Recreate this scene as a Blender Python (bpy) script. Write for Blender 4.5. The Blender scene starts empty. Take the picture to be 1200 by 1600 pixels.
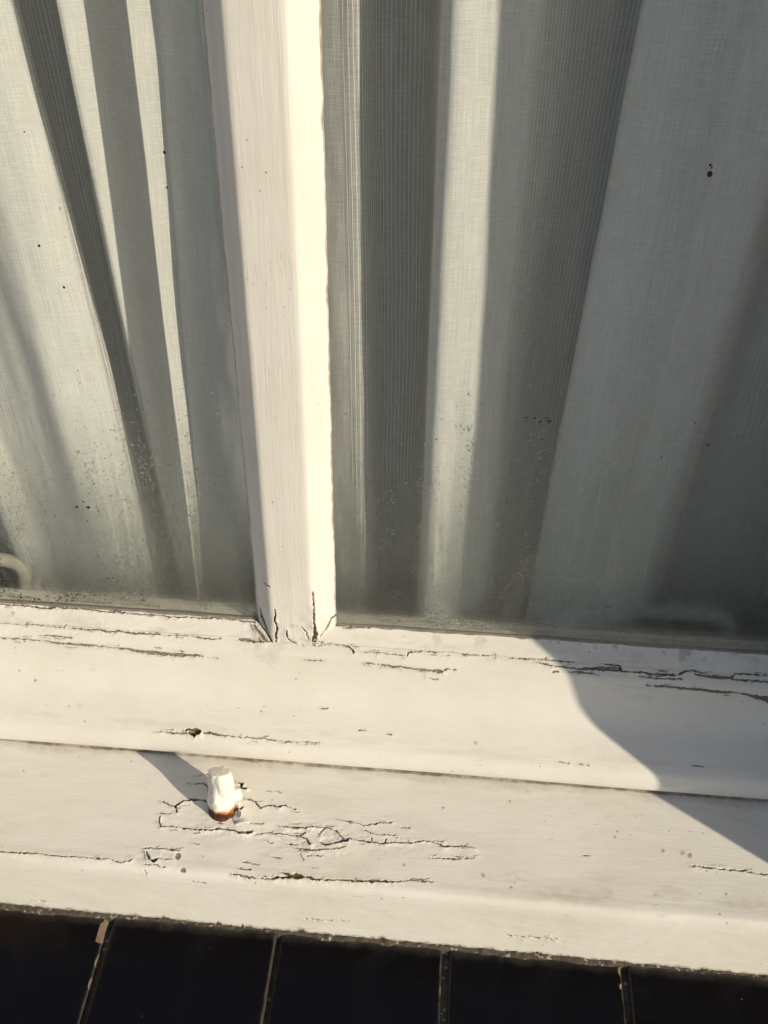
import bpy, bmesh, math, random
import numpy as np
from mathutils import Vector, Matrix
random.seed(7)
S = bpy.context.scene
COL = S.collection
R = math.radians

# ------------------------------------------------------------------ camera
F, CX, CY = 1300.0, 600.0, 800.0          # focal length and centre in photo pixels (1200x1600)
zu = np.array([28, 2032, 1300.0]); zu /= np.linalg.norm(zu)
xr = np.array([17600, -900, 1300.0]); xr -= zu * xr.dot(zu); xr /= np.linalg.norm(xr)
MC = np.stack([xr, np.cross(zu, xr), zu], 1)          # world -> camera
def ray(px, py):
    return MC.T @ (np.array([px - CX, CY - py, -F]) / F)
CAM = -ray(523, 978) * 0.52
def at(px, py, axis, val):
    d = ray(px, py); t = (val - CAM[axis]) / d[axis]; return CAM + t * d
cd = bpy.data.cameras.new('camera'); co = bpy.data.objects.new('camera', cd); COL.objects.link(co)
m = Matrix([[*MC.T[0], CAM[0]], [*MC.T[1], CAM[1]], [*MC.T[2], CAM[2]], [0, 0, 0, 1]])
co.matrix_world = m
cd.sensor_fit = 'VERTICAL'; cd.sensor_height = 36; cd.lens = 36 * F / 1600
cd.clip_start = 0.02; cd.clip_end = 600
S.camera = co

# ------------------------------------------------------------------ sky, sun, exposure
AZ, EL = R(58.5), R(22.5)
SUN = Vector((math.sin(AZ) * math.cos(EL), -math.cos(AZ) * math.cos(EL), math.sin(EL)))
w = bpy.data.worlds.new('World'); S.world = w; w.use_nodes = True
nt = w.node_tree; bg = nt.nodes['Background']
sky = nt.nodes.new('ShaderNodeTexSky'); sky.sky_type = 'NISHITA'; sky.sun_disc = False
sky.sun_elevation = EL; sky.sun_rotation = math.atan2(SUN.x, SUN.y)
nt.links.new(sky.outputs[0], bg.inputs[0]); bg.inputs[1].default_value = 0.10
sl = bpy.data.lights.new('sun', 'SUN'); sl.energy = 4.1; sl.angle = R(0.53); sl.color = (1.0, 0.885, 0.68)
so = bpy.data.objects.new('sun', sl); COL.objects.link(so)
so.rotation_euler = (-SUN).to_track_quat('-Z', 'Y').to_euler()
S.view_settings.view_transform = 'Standard'; S.view_settings.look = 'None'
S.view_settings.exposure = 0.0; S.view_settings.gamma = 1.0
S.render.engine = 'CYCLES'
S.cycles.max_bounces = 14; S.cycles.transparent_max_bounces = 24; S.cycles.transmission_bounces = 10
S.cycles.sample_clamp_indirect = 4.0

# ------------------------------------------------------------------ helpers
def tag(o, label=None, cat=None, group=None, kind=None):
    if label: o['label'] = label
    if cat: o['category'] = cat
    if group: o['group'] = group
    if kind: o['kind'] = kind
    return o
def empty(name, loc=(0, 0, 0)):
    o = bpy.data.objects.new(name, None); o.location = loc; o.empty_display_size = .02; COL.objects.link(o); return o
def link(name, me, mat, parent=None, smooth=True):
    o = bpy.data.objects.new(name, me); COL.objects.link(o)
    if mat is not None: me.materials.append(mat)
    if smooth: me.shade_smooth()
    if parent is not None:
        o.parent = parent
        o.matrix_parent_inverse = Matrix.Translation(parent.location).inverted()
    return o
def grid_mesh(name, V, attrs=None, uv=None, flip=False):
    """V: (n,m,3) array -> quad sheet"""
    n, mm = V.shape[:2]
    me = bpy.data.meshes.new(name)
    me.vertices.add(n * mm); me.vertices.foreach_set('co', V.reshape(-1).astype(np.float32))
    i = np.arange(n * mm).reshape(n, mm)
    q = np.stack([i[:-1, :-1], i[1:, :-1], i[1:, 1:], i[:-1, 1:]], -1).reshape(-1, 4)
    if flip: q = q[:, ::-1]
    nf = len(q)
    me.loops.add(nf * 4); me.loops.foreach_set('vertex_index', q.reshape(-1).astype(np.int32))
    me.polygons.add(nf); me.polygons.foreach_set('loop_start', np.arange(0, nf * 4, 4, dtype=np.int32))
    me.update(calc_edges=True)
    for k, a in (attrs or {}).items():
        at_ = me.attributes.new(k, 'FLOAT', 'POINT'); at_.data.foreach_set('value', a.reshape(-1).astype(np.float32))
    if uv is not None:
        l = me.uv_layers.new(name='UVMap'); l.data.foreach_set('uv', uv.reshape(-1, 2)[q.reshape(-1)].reshape(-1).astype(np.float32))
    me.validate()
    return me
def bm_mesh(name, bm):
    me = bpy.data.meshes.new(name); bmesh.ops.recalc_face_normals(bm, faces=bm.faces[:]); bm.to_mesh(me); bm.free(); return me
def add_box(bm, x0, x1, y0, y1, z0, z1, bevel=0.0, seg=2):
    r = bmesh.ops.create_cube(bm, size=1.0)
    vs = r['verts']
    for v in vs:
        v.co = Vector((x0 + (v.co.x + .5) * (x1 - x0), y0 + (v.co.y + .5) * (y1 - y0), z0 + (v.co.z + .5) * (z1 - z0)))
    if bevel:
        es = list({e for v in vs for e in v.link_edges})
        bmesh.ops.bevel(bm, geom=es, offset=bevel, segments=seg, affect='EDGES', profile=.5)
    return bm
def box(name, mat, parent, *a, bevel=0.0, seg=2):
    bm = bmesh.new(); add_box(bm, *a, bevel=bevel, seg=seg)
    return link(name, bm_mesh(name, bm), mat, parent, smooth=False)
def tube_mesh(name, pts, rad, seg=20, cap=True):
    pts = [Vector(p) for p in pts]; bm = bmesh.new(); rings = []
    rads = rad if isinstance(rad, (list, tuple)) else [rad] * len(pts)
    up = Vector((0, 0.3, 1)).normalized()
    for i, p in enumerate(pts):
        t = (pts[min(i + 1, len(pts) - 1)] - pts[max(i - 1, 0)]).normalized()
        u = up.cross(t)
        if u.length < .1: u = Vector((0, 1, 0)).cross(t)
        u.normalize(); v = t.cross(u)
        rings.append([bm.verts.new(p + (u * math.cos(a) + v * math.sin(a)) * rads[i]) for a in [2 * math.pi * k / seg for k in range(seg)]])
    for a, b in zip(rings, rings[1:]):
        for k in range(seg): bm.faces.new((a[k], a[(k + 1) % seg], b[(k + 1) % seg], b[k]))
    if cap: bm.faces.new(rings[0][::-1]); bm.faces.new(rings[-1])
    return bm_mesh(name, bm)

def _hash(ix, iy, seed):
    h = (ix.astype(np.int64) * 374761393 + iy.astype(np.int64) * 668265263 + seed * 1442695041) & 0xffffffff
    h = ((h ^ (h >> 13)) * 1274126177) & 0xffffffff
    h = (h ^ (h >> 16)) & 0xffffffff
    return h / 4294967295.0
def vnoise(x, y, seed=0):
    x, y = np.broadcast_arrays(x, y)
    ix, iy = np.floor(x), np.floor(y); fx, fy = x - ix, y - iy
    fx = fx * fx * (3 - 2 * fx); fy = fy * fy * (3 - 2 * fy)
    a = _hash(ix, iy, seed); b = _hash(ix + 1, iy, seed); c = _hash(ix, iy + 1, seed); d = _hash(ix + 1, iy + 1, seed)
    return (a + (b - a) * fx) * (1 - fy) + (c + (d - c) * fx) * fy
def fbm(x, y, seed=0, o=4):
    r = 0; a = .5; t = 0
    for k in range(o):
        r = r + a * vnoise(x * 2 ** k, y * 2 ** k, seed + 17 * k); t += a; a *= .5
    return r / t
sstep = lambda a, b, x: (lambda t: t * t * (3 - 2 * t))(np.clip((x - a) / (b - a), 0, 1))

# ------------------------------------------------------------------ materials
class NT:
    def __init__(s, name):
        s.m = bpy.data.materials.new(name); s.m.use_nodes = True; s.t = s.m.node_tree
        s.t.nodes.clear(); s.out = s.n('ShaderNodeOutputMaterial')
    def n(s, typ, **kw):
        o = s.t.nodes.new(typ)
        for k, v in kw.items():
            setattr(o, k, v)
        return o
    def set(s, node, **kw):
        for k, v in kw.items():
            k = k.replace('_', ' ')
            s.put(node.inputs[k], v)
        return node
    def put(s, inp, v):
        if isinstance(v, bpy.types.NodeSocket): s.t.links.new(v, inp)
        elif isinstance(v, tuple) and len(v) == 3 and inp.type == 'RGBA': inp.default_value = (*v, 1)
        else: inp.default_value = v
    def math(s, op, a, b=0.0, c=0.0, clamp=False):
        o = s.n('ShaderNodeMath', operation=op); o.use_clamp = clamp
        s.put(o.inputs[0], a); s.put(o.inputs[1], b); s.put(o.inputs[2], c); return o.outputs[0]
    def mix(s, f, a, b):
        o = s.n('ShaderNodeMix', data_type='RGBA'); s.put(o.inputs[0], f); s.put(o.inputs[6], a); s.put(o.inputs[7], b); return o.outputs[2]
    def mix_f(s, f, a, b):
        return s.math('ADD', s.math('MULTIPLY', f, b - a), a)
    def ramp(s, v, a, b, c0=0.0, c1=1.0):
        o = s.n('ShaderNodeMapRange'); o.interpolation_type = 'SMOOTHSTEP'
        for i, q in enumerate((v, a, b, c0, c1)): s.put(o.inputs[i], q)
        return o.outputs[0]
    def coord(s, scale=(1, 1, 1), which='Object'):
        tc = s.n('ShaderNodeTexCoord'); mp = s.n('ShaderNodeMapping'); s.t.links.new(tc.outputs[which], mp.inputs[0])
        mp.inputs['Scale'].default_value = scale; return mp.outputs[0]
    def noise(s, vec, scale, detail=3, rough=.55, dist=0.0):
        o = s.n('ShaderNodeTexNoise'); s.put(o.inputs['Vector'], vec); o.inputs['Scale'].default_value = scale
        o.inputs['Detail'].default_value = detail; o.inputs['Roughness'].default_value = rough; o.inputs['Distortion'].default_value = dist
        return o.outputs[0]
    def vor(s, vec, scale, feat='F1'):
        o = s.n('ShaderNodeTexVoronoi', feature=feat); s.put(o.inputs['Vector'], vec); o.inputs['Scale'].default_value = scale; return o
    def attr(s, name):
        o = s.n('ShaderNodeAttribute'); o.attribute_name = name; return o.outputs['Fac']
    def bump(s, h, strength=.3, dist=.001, nrm=None):
        o = s.n('ShaderNodeBump'); o.inputs['Strength'].default_value = strength; o.inputs['Distance'].default_value = dist
        s.put(o.inputs['Height'], h)
        if nrm is not None: s.put(o.inputs['Normal'], nrm)
        return o.outputs[0]
    def pbsdf(s, **kw):
        p = s.n('ShaderNodeBsdfPrincipled'); s.set(p, **kw); return p.outputs[0]
    def done(s, sh):
        s.t.links.new(sh, s.out.inputs[0]); return s.m

PAINT = (0.775, 0.745, 0.685)
def paint_material(name, base=PAINT, worn=True, streak_axis=0, rough=.5, stain=1.0):
    M = NT(name)
    sc = [90, 90, 90]; sc[streak_axis] = 6
    cs = M.coord(tuple(sc)); c = M.coord()
    st = M.noise(cs, 9, 4, .6)
    big = M.noise(c, 14, 4, .6); mid = M.noise(c, 90, 3, .5)
    col = M.mix(M.math('MULTIPLY', M.ramp(big, .38, .7), .50 * stain), base, (base[0] * .88, base[1] * .86, base[2] * .80))
    col = M.mix(M.math('MULTIPLY', M.ramp(st, .45, .75), .16), col, (base[0] * .82, base[1] * .80, base[2] * .74))
    # tiny fly specks
    v = M.vor(c, 260); rnd = M.n('ShaderNodeSeparateColor'); M.put(rnd.inputs[0], v.outputs['Color'])
    patch = M.ramp(M.noise(c, 22, 2), .5, .66)
    rad = M.math('MULTIPLY', M.math('MULTIPLY', M.math('GREATER_THAN', rnd.outputs[0], .62), rnd.outputs[1]), .19)
    dot = M.math('MULTIPLY', M.math('LESS_THAN', v.outputs['Distance'], rad), M.math('ADD', M.math('MULTIPLY', patch, .75), .06))
    dot = M.math('MULTIPLY', dot, M.math('GREATER_THAN', M.math('ADD', patch, rnd.outputs[2]), .75))
    col = M.mix(M.math('MULTIPLY', dot, .75), col, (.22, .19, .15))
    sc2 = [260, 260, 260]; sc2[streak_axis] = 26
    hn = M.noise(M.coord(tuple(sc2)), 1.0, 3, .6, .4)
    hair = M.math('MULTIPLY', M.ramp(M.math('ABSOLUTE', M.math('SUBTRACT', hn, .5)), .0, .012, 1.0, 0.0), M.ramp(M.noise(c, 34, 2), .60, .70))
    col = M.mix(M.math('MULTIPLY', hair, .38), col, (.36, .31, .24))
    h = M.math('SUBTRACT', M.math('ADD', M.math('MULTIPLY', st, .8), M.math('MULTIPLY', mid, .5)), hair)
    rough_s = rough
    if worn:
        wr, dp, gr, ms, rs = (M.attr(k) for k in ('wear', 'deep', 'grime', 'moss', 'rust'))
        gn = M.noise(c, 160, 4, .65)
        col = M.mix(M.math('MULTIPLY', gr, M.ramp(gn, .25, .7, .35, 1.0), clamp=True), col, (.25, .20, .145))
        wood_n = M.noise(M.coord((30, 420, 420)), 6, 4, .7)
        wood = M.mix(M.ramp(wood_n, .3, .7), (.085, .068, .045), (.40, .35, .27))
        col = M.mix(M.ramp(wr, .30, .55), col, wood)
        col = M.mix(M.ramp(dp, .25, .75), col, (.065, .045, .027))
        mo = M.mix(M.noise(c, 600, 3), (.05, .045, .012), (.22, .16, .05))
        col = M.mix(M.ramp(ms, .35, .6), col, mo)
        col = M.mix(M.math('MULTIPLY', rs, .85), col, (.34, .13, .025))
        rough_s = M.math('ADD', M.math('MULTIPLY', M.ramp(wr, .3, .55), .4), rough, clamp=True)
        h = M.math('ADD', h, M.math('MULTIPLY', M.math('MULTIPLY', wood_n, M.ramp(wr, .3, .5)), 2.0))
    nrm = M.bump(h, .5, .0004)
    return M.done(M.pbsdf(Base_Color=col, Roughness=rough_s, Normal=nrm, Specular_IOR_Level=.35))
m_paint = paint_material('aged_white_paint')
m_paint_v = paint_material('aged_white_paint_upright', base=(.785, .755, .70), streak_axis=2, stain=.7)
m_paint_plain = paint_material('white_paint_plain', worn=False)

def simple(name, col, rough=.6, nscale=60, amt=.3, bump=.2, **kw):
    M = NT(name); c = M.coord(); n = M.noise(c, nscale, 4, .6)
    cc = M.mix(n, tuple(q * (1 - amt) for q in col), tuple(min(1, q * (1 + amt)) for q in col))
    return M.done(M.pbsdf(Base_Color=cc, Roughness=rough, Normal=M.bump(n, bump, .001), **kw))

# mortar
M = NT('cement_mortar'); c = M.coord(); n1 = M.noise(c, 900, 4, .7); n2 = M.noise(c, 120, 3, .6)
v = M.vor(c, 700); cr = M.n('ShaderNodeSeparateColor'); M.put(cr.inputs[0], v.outputs['Color'])
col = M.mix(n2, (.055, .045, .032), (.155, .13, .095)); col = M.mix(M.ramp(n1, .45, .7), col, (.06, .048, .034))
col = M.mix(M.math('GREATER_THAN', cr.outputs[0], .93), col, (.34, .31, .25))
m_mortar = M.done(M.pbsdf(Base_Color=col, Roughness=.95, Normal=M.bump(n1, .8, .0012)))

# black glazed tile
M = NT('black_glaze'); c = M.coord(); v = M.vor(c, 95); cr = M.n('ShaderNodeSeparateColor'); M.put(cr.inputs[0], v.outputs['Color'])
speck = M.math('LESS_THAN', v.outputs['Distance'], M.math('MULTIPLY', M.math('GREATER_THAN', cr.outputs[0], .70), M.math('MULTIPLY', cr.outputs[1], .08)))
sm = M.ramp(M.noise(c, 26, 4, .65), .5, .8)
chip = M.attr('chip'); dust = M.attr('dust')
col = M.mix(M.math('MULTIPLY', sm, .35), (.0045, .0042, .0048), (.011, .0105, .011))
col = M.mix(M.math('MULTIPLY', speck, .5), col, (.35, .33, .28))
dn = M.ramp(M.noise(c, 300, 4, .7), .2, .75, .3, 1.0)
col = M.mix(M.math('MULTIPLY', dust, dn), col, (.12, .105, .085))
body = M.mix(M.noise(c, 420, 4), (.10, .065, .042), (.27, .19, .135))
col = M.mix(M.ramp(chip, .35, .5), col, body)
rg = M.math('ADD', M.math('MULTIPLY', sm, .10), M.math('ADD', .10, M.math('MULTIPLY', M.math('MAXIMUM', M.ramp(chip, .35, .5), dust), .6)), clamp=True)
m_tile = M.done(M.pbsdf(Base_Color=col, Roughness=rg, Normal=M.bump(M.noise(c, 55, 2), .06, .001), Specular_IOR_Level=.3))

m_rust = None
M = NT('rusty_iron'); c = M.coord(); n = M.noise(c, 420, 4, .7)
col = M.mix(M.ramp(n, .35, .6), (.018, .007, .004), (.11, .032, .008)); col = M.mix(M.ramp(M.noise(c, 160, 2), .6, .75), col, (.30, .11, .02))
m_rust = M.done(M.pbsdf(Base_Color=col, Roughness=.9, Normal=M.bump(n, 1.0, .0012)))
M = NT('thick_gloss_white_paint'); c = M.coord(); n = M.noise(c, 190, 4, .6); rs = M.attr('rust')
col = M.mix(M.ramp(n, .45, .75, 0, .4), (.84, .81, .74), (.62, .55, .42)); col = M.mix(rs, col, (.50, .19, .03))
m_pin = M.done(M.pbsdf(Base_Color=col, Roughness=.35, Normal=M.bump(n, .5, .0012)))

# glass: clear pane, Fresnel mirror over plain transmission
M = NT('window_glass'); fr = M.n('ShaderNodeFresnel'); bf = M.n('ShaderNodeNewGeometry'); M.put(fr.inputs[0], M.mix_f(bf.outputs['Backfacing'], 1.45, 1 / 1.45))
tr = M.n('ShaderNodeBsdfTransparent'); tr.inputs[0].default_value = (.975, .98, .975, 1)
gl = M.n('ShaderNodeBsdfGlossy'); gl.inputs['Roughness'].default_value = .015
c = M.coord(); nn = M.bump(M.noise(c, 3.0, 2), .05, .002); M.put(gl.inputs['Normal'], nn)
mx = M.n('ShaderNodeMixShader'); M.put(mx.inputs[0], fr.outputs[0]); M.put(mx.inputs[1], tr.outputs[0]); M.put(mx.inputs[2], gl.outputs[0])
dirt = M.n('ShaderNodeBsdfDiffuse'); dirt.inputs[0].default_value = (.42, .40, .34, 1)
sme = M.ramp(M.noise(M.coord((9, 9, 3)), 3.0, 5, .7, 1.2), .52, .78, 0, .055); e = M.math('ADD', M.attr('film'), sme); mx2 = M.n('ShaderNodeMixShader'); M.put(mx2.inputs[0], e); M.put(mx2.inputs[1], mx.outputs[0]); M.put(mx2.inputs[2], dirt.outputs[0])
m_glass = M.done(mx2.outputs[0])
# breath fog of tiny droplets on the inside of the pane
M = NT('condensation_fog'); c = M.coord(); f = M.attr('fog')
fine = M.noise(c, 1300, 3, .75); md = M.noise(c, 260, 3, .6)
a = M.math('MULTIPLY', f, M.math('ADD', .68, M.math('ADD', M.math('MULTIPLY', M.ramp(fine, .38, .62), .34), M.math('MULTIPLY', md, .2))), clamp=True)
rf = M.n('ShaderNodeBsdfRefraction'); rf.inputs['IOR'].default_value = 1.18; rf.inputs['Roughness'].default_value = .85
M.put(rf.inputs['Normal'], M.bump(fine, .6, .0006)); rf.inputs[0].default_value = (.93, .95, .92, 1)
df = M.n('ShaderNodeBsdfDiffuse'); df.inputs[0].default_value = (.40, .41, .38, 1)
tl = M.n('ShaderNodeBsdfTranslucent'); tl.inputs[0].default_value = (.42, .43, .40, 1)
tp = M.n('ShaderNodeBsdfTransparent')
m1 = M.n('ShaderNodeMixShader'); m1.inputs[0].default_value = .5; M.put(m1.inputs[1], df.outputs[0]); M.put(m1.inputs[2], tl.outputs[0])
m2 = M.n('ShaderNodeMixShader'); m2.inputs[0].default_value = .27; M.put(m2.inputs[1], rf.outputs[0]); M.put(m2.inputs[2], m1.outputs[0])
m3 = M.n('ShaderNodeMixShader'); M.put(m3.inputs[0], a); M.put(m3.inputs[1], tp.outputs[0]); M.put(m3.inputs[2], m2.outputs[0])
m_fog = M.done(m3.outputs[0])
M = NT('water_droplet'); m_drop = M.done(M.pbsdf(Base_Color=(.9, .93, .9), Roughness=.03, IOR=1.33, Transmission_Weight=1.0))

# curtain voile: woven threads, bands of thicker warp threads
M = NT('voile_curtain'); uvn = M.n('ShaderNodeUVMap'); uvn.uv_map = 'UVMap'; sep = M.n('ShaderNodeSeparateXYZ'); M.put(sep.inputs[0], uvn.outputs[0])
u, vv = sep.outputs[0], sep.outputs[1]
def uvnoise(su, sv, detail=2, rough=.5):
    cb = M.n('ShaderNodeCombineXYZ'); M.put(cb.inputs[0], M.math('MULTIPLY', u, su)); M.put(cb.inputs[1], M.math('MULTIPLY', vv, sv))
    return M.noise(cb.outputs[0], 1.0, detail, rough)
wob = M.math('MULTIPLY', uvnoise(8, 25), .0012)
uu = M.math('ADD', u, wob)
sw = M.math('SINE', M.math('MULTIPLY', uu, 2 * math.pi / .0024))
thr = M.ramp(sw, .72, .97)
bandm = M.attr('sheer')
thr = M.math('MULTIPLY', thr, bandm)
weft = M.ramp(uvnoise(90, 2000, 2, .6), .35, .7)
warp = M.ramp(uvnoise(1500, 40, 2, .6), .35, .7)
weave = M.math('ADD', M.math('MULTIPLY', weft, .5), M.math('MULTIPLY', warp, .5))
base = M.mix(weave, (.76, .775, .755), (.94, .945, .92))
soft = M.ramp(uvnoise(14, 30, 3), .35, .7)
base = M.mix(M.math('MULTIPLY', soft, .10), base, (.62, .62, .58))
base = M.mix(M.math('MULTIPLY', thr, .8), base, (.95, .95, .92))
nb = M.bump(M.math('ADD', weave, M.math('MULTIPLY', thr, .8)), .35, .0004)
d = M.n('ShaderNodeBsdfDiffuse'); M.put(d.inputs[0], base); M.put(d.inputs['Normal'], nb)
t = M.n('ShaderNodeBsdfTranslucent'); M.put(t.inputs[0], base); M.put(t.inputs['Normal'], nb)
q1 = M.n('ShaderNodeMixShader'); q1.inputs[0].default_value = .15; M.put(q1.inputs[1], d.outputs[0]); M.put(q1.inputs[2], t.outputs[0])
tp = M.n('ShaderNodeBsdfTransparent')
hole = M.math('ADD', M.math('MULTIPLY', M.math('SUBTRACT', 1.0, weave), .08), M.math('MULTIPLY', bandm, M.math('SUBTRACT', .42, M.math('MULTIPLY', weave, .14))))
hole = M.math('MULTIPLY', hole, M.math('SUBTRACT', 1.0, M.math('MULTIPLY', thr, .9)), clamp=True)
q2 = M.n('ShaderNodeMixShader'); M.put(q2.inputs[0], hole); M.put(q2.inputs[1], q1.outputs[0]); M.put(q2.inputs[2], tp.outputs[0])
m_curtain = M.done(q2.outputs[0])

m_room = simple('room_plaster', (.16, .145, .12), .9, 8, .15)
m_handle = simple('cream_painted_metal', (.55, .53, .42), .35, 150, .15)
m_inner = simple('damp_inner_paint', (.66, .63, .54), .5, 130, .3, .3)
M = NT('brick_masonry'); bk = M.n('ShaderNodeTexBrick'); tcx = M.n('ShaderNodeTexCoord')
sx = M.n('ShaderNodeSeparateXYZ'); M.put(sx.inputs[0], tcx.outputs['Object']); cb = M.n('ShaderNodeCombineXYZ')
M.put(cb.inputs[0], M.math('ADD', sx.outputs[0], sx.outputs[1])); M.put(cb.inputs[1], sx.outputs[2]); M.put(bk.inputs['Vector'], cb.outputs[0])
bk.inputs['Color1'].default_value = (.27, .13, .08, 1); bk.inputs['Color2'].default_value = (.20, .095, .065, 1); bk.inputs['Mortar'].default_value = (.21, .195, .165, 1)
bk.inputs['Scale'].default_value = 1.0; bk.inputs['Brick Width'].default_value = .21; bk.inputs['Row Height'].default_value = .065; bk.inputs['Mortar Size'].default_value = .0045
m_brick = M.done(M.pbsdf(Base_Color=bk.outputs[0], Roughness=.9, Normal=M.bump(M.math('ADD', M.math('MULTIPLY', M.noise(tcx.outputs['Object'], 90), .5), M.math('SUBTRACT', 1.0, bk.outputs[1])), .6, .004)))
m_ground = simple('garden_paving', (.20, .19, .17), .9, 5, .3, .4)

# ------------------------------------------------------------------ worn painted timber surfaces
X0, X1 = -0.62, 0.427          # window opening
def xs_grid(step, lo, hi, fine=(-.245, .30), coarse=.012):
    a = np.arange(lo, max(lo, fine[0]), coarse) if lo < fine[0] else np.array([])
    b = np.arange(max(lo, fine[0]), min(hi, fine[1]), step)
    c_ = np.arange(min(hi, fine[1]), hi, coarse) if hi > fine[1] else np.array([])
    return np.unique(np.concatenate([a, b, c_, [hi]]))
def catmull(pts, n=24):
    P = np.array(pts, float); P = np.vstack([2 * P[0] - P[1], P, 2 * P[-1] - P[-2]]); out = []
    for i in range(1, len(P) - 2):
        t = np.linspace(0, 1, n, endpoint=False)[:, None]; a, b, c_, d_ = P[i - 1], P[i], P[i + 1], P[i + 2]
        # centripetal-ish tension .5
        out.append(.5 * ((2 * b) + (c_ - a) * t + (2 * a - 5 * b + 4 * c_ - d_) * t ** 2 + (3 * b - a - 3 * c_ + d_) * t ** 3))
    out.append(P[-2][None]); return np.vstack(out)
def resample(P, step):
    d = np.r_[0, np.cumsum(np.linalg.norm(np.diff(P, axis=0), axis=1))]
    s = np.linspace(0, d[-1], max(4, int(d[-1] / step)))
    return np.stack([np.interp(s, d, P[:, 0]), np.interp(s, d, P[:, 1])], 1), s
RN = random.Random(12)
class Ribbon:
    """timber moulding swept along x; wear marks are laid on it in (x, s)"""
    def __init__(s, prof, step, xs):
        s.P, s.s = resample(np.array(prof) / 1000.0, step); s.xs = xs
        t = np.gradient(s.P, axis=0); t /= np.linalg.norm(t, axis=1)[:, None]
        s.N = np.stack([t[:, 1], -t[:, 0]], 1)       # outward (profile runs from glass outward/down)
        n, mm = len(xs), len(s.s)
        s.X, s.Sg = np.meshgrid(xs, s.s, indexing='ij')
        s.wear = np.zeros((n, mm)); s.deep = s.wear.copy(); s.grime = s.wear.copy(); s.moss = s.wear.copy(); s.rust = s.wear.copy(); s.lift = s.wear.copy(); s.h = s.wear.copy()
        s.jx = (fbm(s.X * 700, s.Sg * 700, 3, 3) - .5); s.jl = (fbm(s.X * 160, s.Sg * 260, 9, 3) - .5)
    def hit(s, px, py):
        d = ray(px, py); best = None
        A, B = s.P[:-1], s.P[1:]
        # solve CAM.yz + t*d.yz = A + k(B-A)
        e = B - A; c0 = A - CAM[1:]
        det = d[1] * (-e[:, 1]) + e[:, 0] * d[2]
        t = (c0[:, 0] * (-e[:, 1]) + e[:, 0] * c0[:, 1]) / det
        k = (d[1] * c0[:, 1] - d[2] * c0[:, 0]) / det
        ok = (k >= -.001) & (k <= 1.001) & (t > 0)
        if not ok.any():
            i = np.argmin(np.abs(k - .5)); k = np.clip(k, 0, 1)
        else:
            i = np.where(ok)[0][np.argmin(t[ok])]
        return CAM[0] + t[i] * d[0], s.s[i] + k[i] * (s.s[i + 1] - s.s[i])
    def dist(s, pts):
        """signed helpers: distance to a polyline with per-vertex half width (px/2400 m)"""
        q = [(*s.hit(p[0], p[1]), (p[2] if len(p) > 2 else 1.5) / 2400 / 2 * .66) for p in pts]
        xa = min(a[0] for a in q) - .006; xb = max(a[0] for a in q) + .006
        i0, i1 = np.searchsorted(s.xs, [xa, xb]); sa = min(a[1] for a in q) - .006; sb = max(a[1] for a in q) + .006
        j0, j1 = np.searchsorted(s.s, [sa, sb]); sl = (slice(i0, i1), slice(j0, j1))
        X, Y = s.X[sl], s.Sg[sl]
        if X.size == 0: return None
        X = X + s.jl[sl] * .0022; Y = Y + s.jx[sl] * .0012 + s.jl[sl] * .0012
        best = np.full(X.shape, 9.0); side = np.zeros(X.shape)
        for a, b in zip(q, q[1:]):
            dx, dy = b[0] - a[0], b[1] - a[1]; L = dx * dx + dy * dy + 1e-12
            t = np.clip(((X - a[0]) * dx + (Y - a[1]) * dy) / L, 0, 1)
            dd = np.hypot(X - a[0] - t * dx, Y - a[1] - t * dy) - (a[2] + (b[2] - a[2]) * t)
            dd = dd + (vnoise(X * 420 + 3, Y * 150, 88) - .42) * (.00022 + .5 * (a[2] + (b[2] - a[2]) * t)); m_ = dd < best; best = np.where(m_, dd, best); side = np.where(m_, Y - a[1] - t * dy, side)
        return sl, best, side
    def crack(s, pts, wood=False, lift=1.0, depth=1.0, moss=0.0):
        s.crack1(pts, wood, lift, depth, moss)
        if moss: return
        tot = abs(pts[-1][0] - pts[0][0])
        for a, b in zip(pts, pts[1:]):
            L = math.hypot(b[0] - a[0], b[1] - a[1])
            for _ in range(int(L / 30 + RN.random() * .9) if tot > 45 else 0):
                t = RN.random(); x = a[0] + (b[0] - a[0]) * t; y = a[1] + (b[1] - a[1]) * t; k = RN.random(); w = RN.uniform(.5, 1.0)
                if k < .5:
                    dy = RN.choice((-1, 1)) * RN.uniform(2, 5.5); l = RN.uniform(6, 20)
                    s.crack1([(x, y + dy, w * .6), (x + l * .5, y + dy + RN.uniform(0, 1.4), w), (x + l, y + dy + RN.uniform(-.6, 2), w * .5)], False, .6, .6, 0)
                else:
                    d = RN.choice((-1, 1)); s.crack1([(x, y, w), (x + RN.uniform(-2, 4), y + d * RN.uniform(1.5, 3.5), w * .6), (x + RN.uniform(1, 9), y + d * RN.uniform(2, 5), w * .4)], False, .8, .6, 0)
    def plates(s, px, py, rx, ry, amp, seed):
        """loosened plates of paint standing at slightly different heights"""
        x, y = s.hit(px, py); U = (s.X + s.jl * .004) / .0062; W = (s.Sg + s.jx * .0018) / .0024
        U = U + .35 * np.floor(W) ; c = _hash(np.floor(U + .6 * vnoise(U, W, seed)), np.floor(W + .5 * vnoise(U * .7, W * .7, seed + 1)), seed)
        g = np.exp(-(((s.X - x) * 2400 / rx) ** 2 + ((s.Sg - y) * 2400 / ry) ** 2) ** 1.5)
        s.h += amp * g * (c - .4)
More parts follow.
